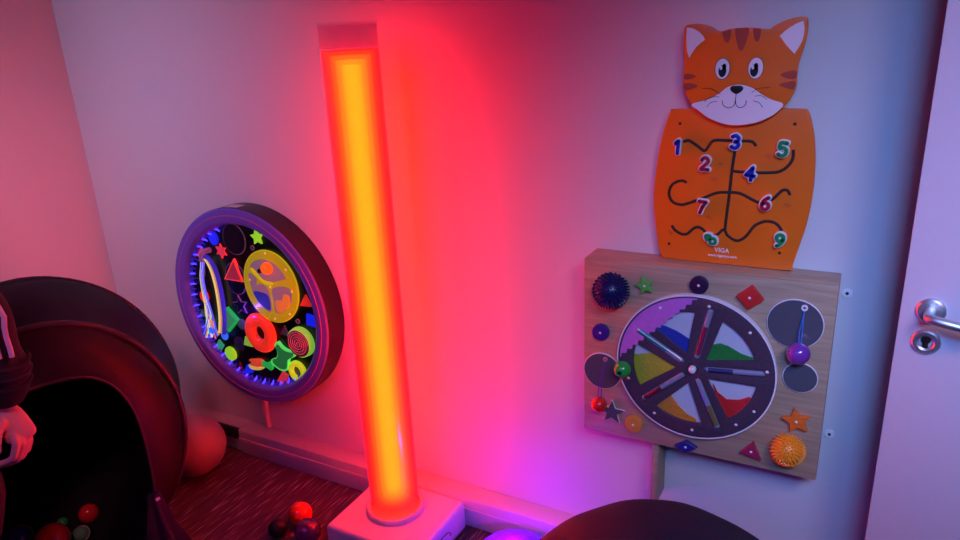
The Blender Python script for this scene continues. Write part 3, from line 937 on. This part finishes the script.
# green plate with three bites
cres = [(107.2, -123), (125, -140), (150, -150), (182, -150), (191, -152), (183, -170), (166, -180), (150, -192), (145, -212), (135, -236), (106.5, -243), (82, -235), (63, -222), (62, -204), (84, -196), (97, -178), (97, -158), (90, -140)]
o = piece('neon_shape', curvy(mm(cres), 3), neon('greenline', (.10, .90, .15), .6), .014, .002, lab='green concave plate')
cen = Vector((.122, -.186))
shape('plate_face', [tuple(cen + (Vector(p) - cen) * .86) for p in curvy(mm(cres), 3)], B - .0148, B - .013, mat('deep_green_face', (.02, .34, .08), .3, emit=.3), o)
# spiral drum
sx, sz = .222, -.106
o = obj('spiral_drum', add_lathe(bmesh.new(), [(0, -.024), (.052, -.024), (.056, -.020), (.058, -.006), (.058, 0)], 64, 'y', (sx, B, sz)), neon('limeside', (.30, .85, .08), .45), board)
o['label'] = 'drum with a spiral face and lime edge'
obj('spiral_face', add_lathe(bmesh.new(), [(0, -.0255), (.0515, -.0255), (.0515, -.023)], 64, 'y', (sx, B, sz)), mat('mauve_face', (.20, .06, .11), .4, emit=.05), o)
pts = [(sx + .0485 * (1 - i / 150) * math.cos(i * .21), B - .0262, sz + .0485 * (1 - i / 150) * math.sin(i * .21)) for i in range(145)]
obj('spiral_line', add_tube(bmesh.new(), pts, .0016, 6), neon('spiral', (.55, .10, .16), .3), o)
# little fish made of coloured pieces
o = piece('fish', curvy(mm([(-62, -229), (-40, -224), (-10, -217), (10, -222), (8, -240), (-20, -252), (-60, -250), (-48, -240)]), 3), neon('fishred', (.8, .10, .04), .4), .014, .002, lab='red and green fish shape')
shape('fish_tail', curvy(mm([(6, -222), (30, -226), (54, -214), (62, -232), (54, -252), (34, -246), (12, -238)]), 3), B - .014, B - .004, N_GREEN, o)
shape('fish_belly', curvy(mm([(-66, -250), (-30, -254), (8, -250), (0, -260), (-34, -268), (-62, -266)]), 3), B - .012, B - .003, neon('fishyellow', (.8, .75, .15), .4), o)
# fibre optic tails: a hook at the top and strands that hang down
FIB = [mat('fibre_%d' % i, c_, .3, emit=e * 1.7, noise=0) for i, (c_, e) in enumerate([((.10, .10, .95), .5), ((.75, .35, .15), .35), ((.35, .85, .45), .45), ((.80, .70, .20), .4), ((.25, .25, .9), .6), ((.75, .6, .9), .45), ((.1, .6, .5), .4), ((.65, .15, .35), .35)])]
fib = obj('fibre_holder', add_tube(bmesh.new(), smooth_path([(-.188, B, .200), (-.190, .006, .200), (-.196, .000, .185), (-.200, .004, .165)], 5), .011, 12), mat('fibre_grip', (.30, .18, .4), .4, emit=.1), board)
fib['label'] = 'holder with a bundle of glowing strands'
ends = [(-297, -176), (-286, -183), (-276, -170), (-262, -150), (-250, -165), (-238, -160), (-228, -150), (-222, -165), (-210, -152), (-203, -146), (-262, -120), (-240, -130)]
for i, (ex, ez) in enumerate(ends):
    x0 = -.205 - .010 * math.sin(i * 2.1)
    bow = -.222 - .004 * (i % 4) + .004 * (i % 3)
    P = smooth_path([(x0 + .006, .004 + .001 * (i % 3), .175), (bow, .004 + .0015 * (i % 4), .10), (bow - .002, .006, .02), (bow - .004 + .012 * math.sin(i), .008, -.06), (ex * .001, .014 + .001 * (i % 5), ez * .001)], 6)
    obj('fibre_strand', add_tube(bmesh.new(), P, .0034, 6), FIB[i % 8], fib)
P = smooth_path([(-.188, .004, .182), (-.160, .002, .176), (-.138, .004, .13), (-.131, .006, .05), (-.139, .008, -.05), (-.160, .010, -.13)], 7)
obj('fibre_sleeve', add_tube(bmesh.new(), P, .0085, 10), neon('sleeve', (.04, .04, .65), .3), fib)
for dx, cc in ((-.016, 1), (-.026, 3)):
    obj('fibre_strand', add_tube(bmesh.new(), [(p.x + dx, p.y, p.z) for p in P], .0045, 8), FIB[cc], fib)
for x, z in ((-.232, -.128), (-.166, -.142)):
    b_ = obj('light_tip', add_ball(bmesh.new(), (x, .016, z), .017, 14, (1, .6, 1.1)), neon('tip', (.02, .15, .95), .8), fib)
# white maker's label on the top of the drum
a0 = PI / 2 + .04
lab_ = bmesh.new()
vs = []
for k_ in range(9):
    a = a0 - .085 + .17 * k_ / 8
    vs.append((lab_.verts.new(((DR + .0006) * math.cos(a), .012, (DR + .0006) * math.sin(a))), lab_.verts.new(((DR + .0006) * math.cos(a), .050, (DR + .0006) * math.sin(a)))))
for q, w in zip(vs, vs[1:]):
    lab_.faces.new((q[0], w[0], w[1], q[1]))
ext = bmesh.ops.extrude_face_region(lab_, geom=lab_.faces[:])
for v in [g for g in ext['geom'] if isinstance(g, bmesh.types.BMVert)]:
    v.co.x *= 1.002; v.co.z *= 1.002
obj('paper_sticker', lab_, mat('paper', (.6, .58, .6), .6), board)
# vertical cable conduit from the board down to the trunking
t = thing('cable_conduit', 'short white vertical cable cover below the round black board', 'cable cover', (-2.035, WY, .112))
obj('cover', add_box(bmesh.new(), (-.012, -.018, 0), (.014, 0, .20), .003), TRIM, t)

# ================================================================== POP-UP TENT
TC = Vector((-2.25, 1.08, 0))
TA = Vector((.93, -.37, 0)).normalized()       # towards the opening
TS = Vector((-TA.y, TA.x, 0))                  # to the tent's right seen from outside
TK = .85
def tent_pt(s, r, a, hz=.45, k=1.0, e=1.0):
    ca, sa = math.cos(a), math.sin(a)
    x = r * math.copysign(abs(ca) ** e, ca) * k * TK
    z = hz + r * math.copysign(abs(sa) ** e, sa)
    return TA * s + TS * x + Vector((0, 0, max(.006, z)))
tent = thing('play_tent', 'round black pop-up play tent with a dark open mouth', 'tent', TC)
def tent_strip(name, prof, m, n=96, th=.003, wr=.006, seed=0, closed_back=False):
    bm = bmesh.new()
    rings = []
    rs = random.Random(seed)
    ph = [rs.uniform(0, 6.28) for _ in range(6)]
    for (s, r, kx, hz, e) in prof:
        ring = []
        for i in range(n):
            a = 2 * PI * i / n
            w = wr * (math.sin(7 * a + ph[0] + s * 14) * .5 + math.sin(13 * a + ph[1] - s * 23) * .3 + math.sin(23 * a + ph[2] + s * 40) * .2)
            ring.append(bm.verts.new(tent_pt(s, r + w, a, hz, kx, e)))
        rings.append(ring)
    for A_, B_ in zip(rings, rings[1:]):
        for i in range(n):
            j = (i + 1) % n
            bm.faces.new((A_[i], A_[j], B_[j], B_[i]))
    if closed_back:
        bm.faces.new(rings[-1])
    bmesh.ops.solidify(bm, geom=bm.faces[:], thickness=th)
    return obj(name, bm, m, tent, angle=1.2)
TENT_DK = mat('tent_black_nylon', (.022, .020, .032), .45, noise=.2, scale=12, bump=.3)
TENT_RD = mat('tent_front_nylon', (.038, .014, .022), .42, noise=.2, scale=10, bump=.3)
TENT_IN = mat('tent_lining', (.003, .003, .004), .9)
shellp = [(.20, .422, 1, .435, 1), (.12, .448, 1, .455, 1), (.02, .468, 1.04, .474, 1), (-.08, .464, 1.07, .474, 1), (-.16, .42, 1.06, .45, 1), (-.24, .35, 1, .42, 1), (-.30, .26, 1, .38, 1), (-.34, .16, 1, .34, 1), (-.36, .06, 1, .33, 1)]
tent_strip('canopy', shellp, TENT_DK, closed_back=True, seed=2, wr=.004)
frontp = [(.20, .420, 1, .435, 1), (.25, .400, .96, .425, .95), (.285, .370, .86, .405, .85), (.30, .345, .775, .388, .75), (.305, .335, .735, .383, .72)]
tent_strip('front_panel', frontp, TENT_RD, seed=5, wr=.004)
def hoop(name, s, r, hz, rad, m, n=80, k=1.0, e=1.0):
    pts = []
    for i in range(n):
        p = tent_pt(s, r, 2 * PI * i / n, hz, k, e)
        p.z = max(rad + .004, p.z)
        pts.append(p)
    return obj(name, add_tube(bmesh.new(), pts, rad, 10, closed=True), m, tent)
hoop('hoop_sleeve', .20, .424, .435, .010, TENT_RD)
hoop('hoop_sleeve', -.05, .466, .473, .007, mat('hoop_black', (.010, .008, .012), .45), k=1.06)
hoop('opening_binding', .306, .337, .383, .004, mat('binding', (.06, .02, .03), .5), k=.735, e=.72)
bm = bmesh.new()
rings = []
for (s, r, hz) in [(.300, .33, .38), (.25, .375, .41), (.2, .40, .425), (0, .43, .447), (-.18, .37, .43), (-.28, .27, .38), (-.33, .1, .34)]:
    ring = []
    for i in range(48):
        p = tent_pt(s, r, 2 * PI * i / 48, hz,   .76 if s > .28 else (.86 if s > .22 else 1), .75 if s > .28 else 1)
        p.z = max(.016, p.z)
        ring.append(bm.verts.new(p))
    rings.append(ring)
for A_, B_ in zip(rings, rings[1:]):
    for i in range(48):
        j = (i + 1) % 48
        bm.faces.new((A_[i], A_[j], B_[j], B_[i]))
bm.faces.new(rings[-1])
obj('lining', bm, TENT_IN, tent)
# rolled door flap gathered by a toggle low on the right of the opening
bm = bmesh.new()
base = TA * .325 + TS * .195
rows = []
for k_ in range(14):
    z_ = .27 - .255 * k_ / 13
    wd = .016 + .055 * (k_ / 13) ** 1.2
    row = []
    for i in range(28):
        a = 2 * PI * i / 28
        rr = wd * (1 + .28 * math.sin(5 * a + k_ * .15))
        row.append(bm.verts.new(base + TS * (rr * math.cos(a)) + TA * (rr * .45 * math.sin(a) + .01) + Vector((0, 0, z_))))
    rows.append(row)
for A_, B_ in zip(rows, rows[1:]):
    for i in range(28):
        j = (i + 1) % 28
        bm.faces.new((A_[i], A_[j], B_[j], B_[i]))
bm.faces.new(rows[0]); bm.faces.new(rows[-1])
obj('door_flap', bm, TENT_DK, tent, angle=1.2)
tg = obj('toggle', add_tube(bmesh.new(), [base + TA * .03 + Vector((0, 0, .255)), base + TA * .03 + TS * .012 + Vector((0, 0, .257))], .005, 10), WHITE, tent)
tg['label'] = 'small white toggle'

# ================================================================== BALLS
def ball(name, lab, p, r, m, cat='ball', group=None, squash=(1, 1, 1)):
    t = obj(name, add_ball(bmesh.new(), (0, 0, 0), r, 32, squash), m, loc=p)
    return tag(t, lab, cat, group)
def on_floor(x, y, r, z=.0):
    return (x, y, z + r)
ball('play_ball', 'bright orange red ball on the carpet between two darker balls', (-1.598, 1.479, .041), .041, mat('orange_ball', (.80, .045, .01), .25, coat=.4))
ball('play_ball', 'black ball on the carpet left of the orange one', (-1.622, 1.392, .033), .033, mat('black_ball', (.012, .010, .012), .5))
gl = mat('purple_glitter_ball', (.085, .015, .13), .18, noise=.7, scale=260, coat=.8)
ball('play_ball', 'purple glitter ball on the carpet next to the white plinth', (-1.508, 1.415, .044), .044, gl)
ball('exercise_ball', 'pale translucent ball on the floor behind the black tent', (-2.195, 1.545, .122), .120, mat('pale_ball', (.36, .27, .30), .4, noise=.03))
tb = [('blue ball with orange edge lying in the tent mouth, leftmost', (-2.345, .935), .050, mat('blue_orange_ball', (.10, .08, .60), .12, coat=1)),
      ('large clear red ball on the tent floor at the bottom edge', (-2.232, .985), .056, mat('clear_red_ball', (.8, .03, .05), .08, coat=1)),
      ('dark red ball on the tent floor, furthest back', (-2.285, 1.145), .034, mat('dark_red_ball', (.65, .02, .03), .15, coat=1)),
      ('small green ball on the tent floor behind the red ones', (-2.345, 1.082), .019, mat('green_ball', (.03, .6, .10), .2, coat=.6)),
      ('small green and clear ringed ball right of the large red one', (-2.215, 1.068), .026, mat('ringed_ball', (.16, .5, .25), .1, coat=1))]
for i, (lab, (x, y), r, m) in enumerate(tb):
    b_ = ball('play_ball', lab, (x, y, .018 + r), r, m)
    if i in (0, 4):
        rr = r * 1.0
        tl = Matrix.Rotation(.6, 3, 'X') @ Matrix.Rotation(.5, 3, 'Y')
        pts = [tl @ Vector((rr * math.cos(2 * PI * k_ / 40), rr * math.sin(2 * PI * k_ / 40), 0)) for k_ in range(40)]
        o = obj('seam_band', add_tube(bmesh.new(), pts, .0028 if i == 0 else .003, 8, closed=True), mat('band_%d' % i, [(.75, .30, .06), 0, 0, 0, (.45, .55, .35)][i], .2, coat=.6), b_)
        if i == 0:
            o['label'] = 'orange band'

# ================================================================== DARK POUF
pouf = thing('bean_pouf', 'large round dark fabric pouf in front of the back wall', 'pouf', (-.262, 1.145, -0.0))
POUF = mat('pouf_fabric', (.008, .008, .028), .65, noise=.2, scale=25, bump=.2)
bm = bmesh.new()
prof = [(0, .638), (.06, .635), (.14, .620), (.22, .580), (.29, .515), (.335, .45), (.362, .37), (.368, .30), (.358, .22), (.33, .13), (.28, .06), (.22, .02), (.12, .004), (0, .004)]
prof = [(v.x, v.y) for v in smooth_path([(a_, b_, 0) for a_, b_ in prof], 4)]
prof[0] = (0, prof[0][1]); prof[-1] = (0, prof[-1][1])
add_lathe(bm, [(max(0, r_), z_) for r_, z_ in prof], 96)
for v in bm.verts:
    a = math.atan2(v.co.y, v.co.x)
    r_ = math.hypot(v.co.x, v.co.y)
    if r_ > .02:
        k_ = 1 + .010 * math.sin(5 * a + v.co.z * 9) * min(1, r_ * 4) + .006 * math.sin(11 * a - v.co.z * 17) * min(1, r_ * 4)
        v.co.x *= k_; v.co.y *= k_
obj('cushion_body', bm, POUF, pouf, angle=1.5)
bm = bmesh.new()
for q in range(1):
    a = 3.35
    for sgn in (0, PI):
        pts = [Vector((r_ * math.cos(a + sgn) * 1.006, r_ * math.sin(a + sgn) * 1.006, z_ + .001)) for r_, z_ in prof if z_ > .1]
        add_tube(bm, pts, .002, 6)
obj('seam', bm, mat('pouf_seam', (.02, .012, .028), .6), pouf)

# ================================================================== PERSON reaching in from the left
CAMP = Vector((0, 0, 1.6))
def bodymesh(chains, subd=2, voxel=0.0):
    return skin_mesh(chains, subd)
Rt, Dn, Fw = right, down, fwd
Wr = Vector((-1.672, .725, .826))              # wrist of the lowered arm
El = Vector((-1.669, .745, 1.072))
Sh = Vector((-1.905, .640, 1.365))
dd = (Rt * .42 + Dn * .90).normalized()        # wrist to knuckles
ss = (-Fw + Rt * .10).normalized()             # little finger to index, the index side faces the room
Nk, Hd = Vector((-2.075, .585, 1.44)), Vector((-2.06, .60, 1.565))
Ch, Wa, Pe = Vector((-2.08, .575, 1.27)), Vector((-2.085, .57, 1.08)), Vector((-2.085, .57, .92))
Sh2, El2, Wr2 = Vector((-2.245, .50, 1.365)), Vector((-2.33, .47, 1.09)), Vector((-2.27, .56, .86))
Kn, An, To = Vector((-1.895, .705, .553)), Vector((-1.985, .58, .105)), Vector((-1.93, .70, .045))
Th = Vector((-2.00, .61, .86))
Kn2, An2, To2, Th2 = Vector((-2.20, .50, .49)), Vector((-2.23, .44, .09)), Vector((-2.20, .56, .04)), Vector((-2.17, .53, .86))
def L3(a, b, t): return a.lerp(b, t)
chains = [[(Pe, .095), (Wa, .100), (Ch, .125), (Nk, .052), (Hd - Vector((0, 0, .02)), .050)],
          [(Ch, .125), (Sh, .055), (L3(Sh, El, .5), .044), (El, .036), (L3(El, Wr, .35), .036), (L3(El, Wr, .8), .026), (Wr, .0235)],
          [(Ch, .125), (Sh2, .055), (El2, .036), (L3(El2, Wr2, .35), .036), (Wr2, .024)],
          [(Pe, .095), (Th, .070), (Kn, .055), (L3(Kn, An, .3), .052), (An, .036), (To, .032)],
          [(Pe, .095), (Th2, .070), (Kn2, .055), (L3(Kn2, An2, .3), .052), (An2, .036), (To2, .032)]]
person_mesh = skin_mesh([[(tuple(p), r) for p, r in ch] for ch in chains], 2)
pbm = bmesh.new()
pbm.from_mesh(person_mesh)
# head with face
hb = bmesh.new()
bmesh.ops.create_uvsphere(hb, u_segments=40, v_segments=28, radius=1)
for v in hb.verts:
    x, y, z = v.co
    w = .074 * (1 - .22 * max(0, -z))
    v.co = Vector((x * w, y * .094 + (.012 if y < 0 and z < -.2 else 0), z * .115))
    for sx_ in (-1, 1):                         # eye sockets
        d = math.hypot(v.co.x - sx_ * .030, v.co.z - .006)
        if v.co.y < 0 and d < .018: v.co.y += .009 * (1 - d / .018)
    d = math.hypot(v.co.x * 1.4, (v.co.z + .022) * .6)
    if v.co.y < 0 and d < .016: v.co.y -= .020 * (1 - d / .016)
FR = Matrix.Rotation(math.radians(62), 3, 'Z')  # looks down and to the right, at the tent and the room
for v in hb.verts:
    v.co = FR @ (Matrix.Rotation(.25, 3, 'X') @ v.co) + Hd
merge(pbm, hb)
for sx_ in (-1, 1):                             # ears
    e_ = FR @ Vector((sx_ * .074, .006, -.004)) + Hd
    add_ball(pbm, e_, .022, 14, (.5, .8, 1.3))
# hands
def hand(W, d, s, n, k=1.0, mirror_=1):
    """d: towards the fingers, s: towards the index side, n: out of the back of the hand"""
    P = lambda a, b, c_: W + d * (a * k) + s * (b * k) + n * (c_ * k)
    palm = skin_mesh([[(tuple(P(-.02, 0, 0)), (.024 * k, .020 * k)), (tuple(P(.02, .0, .002)), (.034 * k, .019 * k)), (tuple(P(.055, .0, .004)), (.040 * k, .016 * k)), (tuple(P(.082, .0, .004)), (.041 * k, .012 * k))]], 2)
    parts = [palm]
    for b, L_, r in ((.031, .95, .0092), (.0105, 1.05, .0094), (-.0105, .97, .0088), (-.031, .78, .0078)):
        K = P(.084 - abs(b) * .15, b, .004)
        d1 = (d * .80 - n * .60).normalized(); d2 = (d * -.05 - n * 1.0).normalized(); d3 = (-d * .35 - n * .93).normalized()
        a1 = K + d1 * .040 * k * L_
        a2 = a1 + d2 * .027 * k * L_
        a3 = a2 + d3 * .020 * k * L_
        parts.append(skin_mesh([[(tuple(P(.055, b * .9, .0)), r * k * .9), (tuple(K), r * k * 1.12), (tuple(K.lerp(a1, .5)), r * k * .95), (tuple(a1), r * k), (tuple(a1.lerp(a2, .5)), r * k * .9), (tuple(a2), r * k * .9), (tuple(a3), r * k * .72)]], 2))
    t0, t1, t2, t3 = P(.012, .022, -.006), P(.038, .046, -.016), P(.066, .052, -.026), P(.088, .048, -.034)
    parts.append(skin_mesh([[(tuple(t0), .016 * k), (tuple(t1), .0125 * k), (tuple(t2), .0108 * k), (tuple(t3), .0085 * k)]], 2))
    return parts
nn = dd.cross(ss).normalized()
if nn.dot(Rt) < 0: nn = -nn
ss = nn.cross(dd).normalized()
if ss.dot(-Fw) < 0: ss = -ss
for me_ in hand(Wr, dd, ss, nn, .95):
    pbm.from_mesh(me_); bpy.data.meshes.remove(me_)
d2_ = Vector((.15, .25, -.95)).normalized(); n2_ = Vector((-1, .1, -.1)); n2_ = (n2_ - d2_ * n2_.dot(d2_)).normalized()
for me_ in hand(Wr2, d2_, n2_.cross(d2_), n2_, .95):
    pbm.from_mesh(me_); bpy.data.meshes.remove(me_)
tmp_me = bpy.data.meshes.new('tmp_body')
pbm.to_mesh(tmp_me); pbm.free()
tmp_o = bpy.data.objects.new('tmp_body', tmp_me)
C.objects.link(tmp_o)
rm = tmp_o.modifiers.new('fuse', 'REMESH')
rm.mode = 'VOXEL'
rm.voxel_size = .0036
sm = tmp_o.modifiers.new('smooth', 'SMOOTH'); sm.factor = .5; sm.iterations = 3
body_me = applied(tmp_o)
SKIN = mat('skin', (.62, .36, .28), .5, noise=.05, scale=40)
person = thing('person', 'person in a dark striped jacket at the left edge, one arm hanging beside the tent', 'person', (-2.085, .57, 0))
def world_child(name, me, m, angle=1.2):
    me.transform(Matrix.Translation(-person.location))
    return finish(name, me, m, person, True, angle=angle)
pb = world_child('body', body_me, SKIN)
def skinned(chains, subd=2):
    return skin_mesh([[(tuple(p), r) for p, r in ch] for ch in chains], subd)
JK = mat('jacket_fabric', (.014, .008, .014), .8, noise=.25, scale=50, bump=.4)
cuff = L3(El, Wr, .90)
jm = skinned([[(Pe + Vector((0, 0, -.13)), (.150, .135)), (Pe + Vector((0, 0, -.04)), (.150, .135)), (Wa, .138), (Ch, .15), (Nk + Vector((0, 0, -.03)), .075)],
              [(Ch, .15), (Sh, .075), (L3(Sh, El, .5), .062), (El, .048), (L3(El, Wr, .30), .045), (L3(El, Wr, .42), .048), (L3(El, Wr, .55), .068), (L3(El, Wr, .66), .058), (L3(El, Wr, .78), .056), (cuff, .038), (L3(El, Wr, .93), .032)],
              [(Ch, .15), (Sh2, .075), (El2, .056), (L3(El2, Wr2, .5), .055), (L3(El2, Wr2, .9), .036)]])
world_child('jacket', jm, JK)
for q in (.50, .60, .70):
    c_ = L3(El, Wr, q)
    ax = (Wr - El).normalized(); u_ = ax.orthogonal().normalized(); v_ = ax.cross(u_)
    pts = [c_ + (u_ * math.cos(2 * PI * i / 30) + v_ * math.sin(2 * PI * i / 30)) * (.0545 if q > .65 else .058) + ax * .006 * math.sin(4 * PI * i / 30) - person.location for i in range(30)]
    obj('sleeve_fold', add_tube(bmesh.new(), pts, .0045, 8, closed=True), JK, person)
STR = mat('white_stripe', (.62, .58, .62), .7)
for off, l0, l1 in ((.056, -.60, .43), (.039, -.60, .44), (.019, -.60, .44)):
    pts = []
    for k_ in range(12):
        t = l0 + (l1 - l0) * k_ / 11
        ax_p = L3(El, Wr, t) if t >= 0 else L3(El, Sh, -t)
        rr = .069 + (.022 * -t if t < 0 else 0)
        pts.append(ax_p + Rt * off - Fw * math.sqrt(max(1e-6, rr * rr - off * off)) - person.location + Rt * .003 * math.sin(k_ * 1.3))
    obj('sleeve_stripe', add_tube(bmesh.new(), pts, .0058, 8), STR, person)
TR = mat('trouser_fabric', (.05, .014, .030), .8, noise=.2, scale=60)
world_child('trousers', skinned([[(Pe + Vector((0, 0, .12)), .105), (Pe, .125), (L3(Pe, Th, .6) + Vector((0, 0, -.03)), .105), (Th + Vector((0, 0, -.05)), .122), (L3(Th, Kn, .5), .088), (Kn, .074), (L3(Kn, An, .5), .065), (L3(Kn, An, 1.0), .054)],
                                 [(Pe, .125), (L3(Pe, Th2, .6) + Vector((0, 0, -.03)), .105), (Th2 + Vector((0, 0, -.06)), .110), (L3(Th2, Kn2, .5), .088), (Kn2, .074), (L3(Kn2, An2, .5), .065), (An2, .055)]]), TR)
SHOE = mat('shoe_leather', (.015, .012, .015), .5)
for a_, t_ in ((An, To), (An2, To2)):
    h0 = Vector((a_.x, a_.y, .045)); dir_ = (Vector((t_.x, t_.y, 0)) - Vector((a_.x, a_.y, 0))).normalized()
    world_child('shoe', skinned([[(h0 - dir_ * .03, (.042, .040)), (h0 + dir_ * .05, (.043, .040)), (h0 + dir_ * .13 - Vector((0, 0, .005)), (.044, .034)), (h0 + dir_ * .18 - Vector((0, 0, .01)), (.034, .028))]]), SHOE)
hbm = bmesh.new()
bmesh.ops.create_uvsphere(hbm, u_segments=36, v_segments=24, radius=1)
bmesh.ops.delete(hbm, geom=[v for v in hbm.verts if (v.co.y < -.25 and v.co.z < .45) or v.co.z < -.75], context='VERTS')
for v in hbm.verts:
    v.co = FR @ Vector((v.co.x * .084, v.co.y * .104 + .004, v.co.z * .122 + .006)) + Hd - person.location
bmesh.ops.solidify(hbm, geom=hbm.faces[:], thickness=.006)
obj('hair', hbm, mat('brown_hair', (.05, .025, .015), .6, noise=.4, scale=120), person, angle=1.2)
for sx_ in (-1, 1):
    e_ = FR @ (Matrix.Rotation(.25, 3, 'X') @ Vector((sx_ * .030, -.079, .006))) + Hd - person.location
    obj('eye', add_ball(bmesh.new(), e_, .011, 16), mat('eye_white_gloss', (.75, .73, .72), .2), person)
m_ = FR @ (Matrix.Rotation(.25, 3, 'X') @ Vector((0, -.080, -.055))) + Hd - person.location
obj('lips', add_ball(bmesh.new(), m_, .014, 16, (1, 1, .35)), mat('lip', (.45, .12, .11), .4), person)
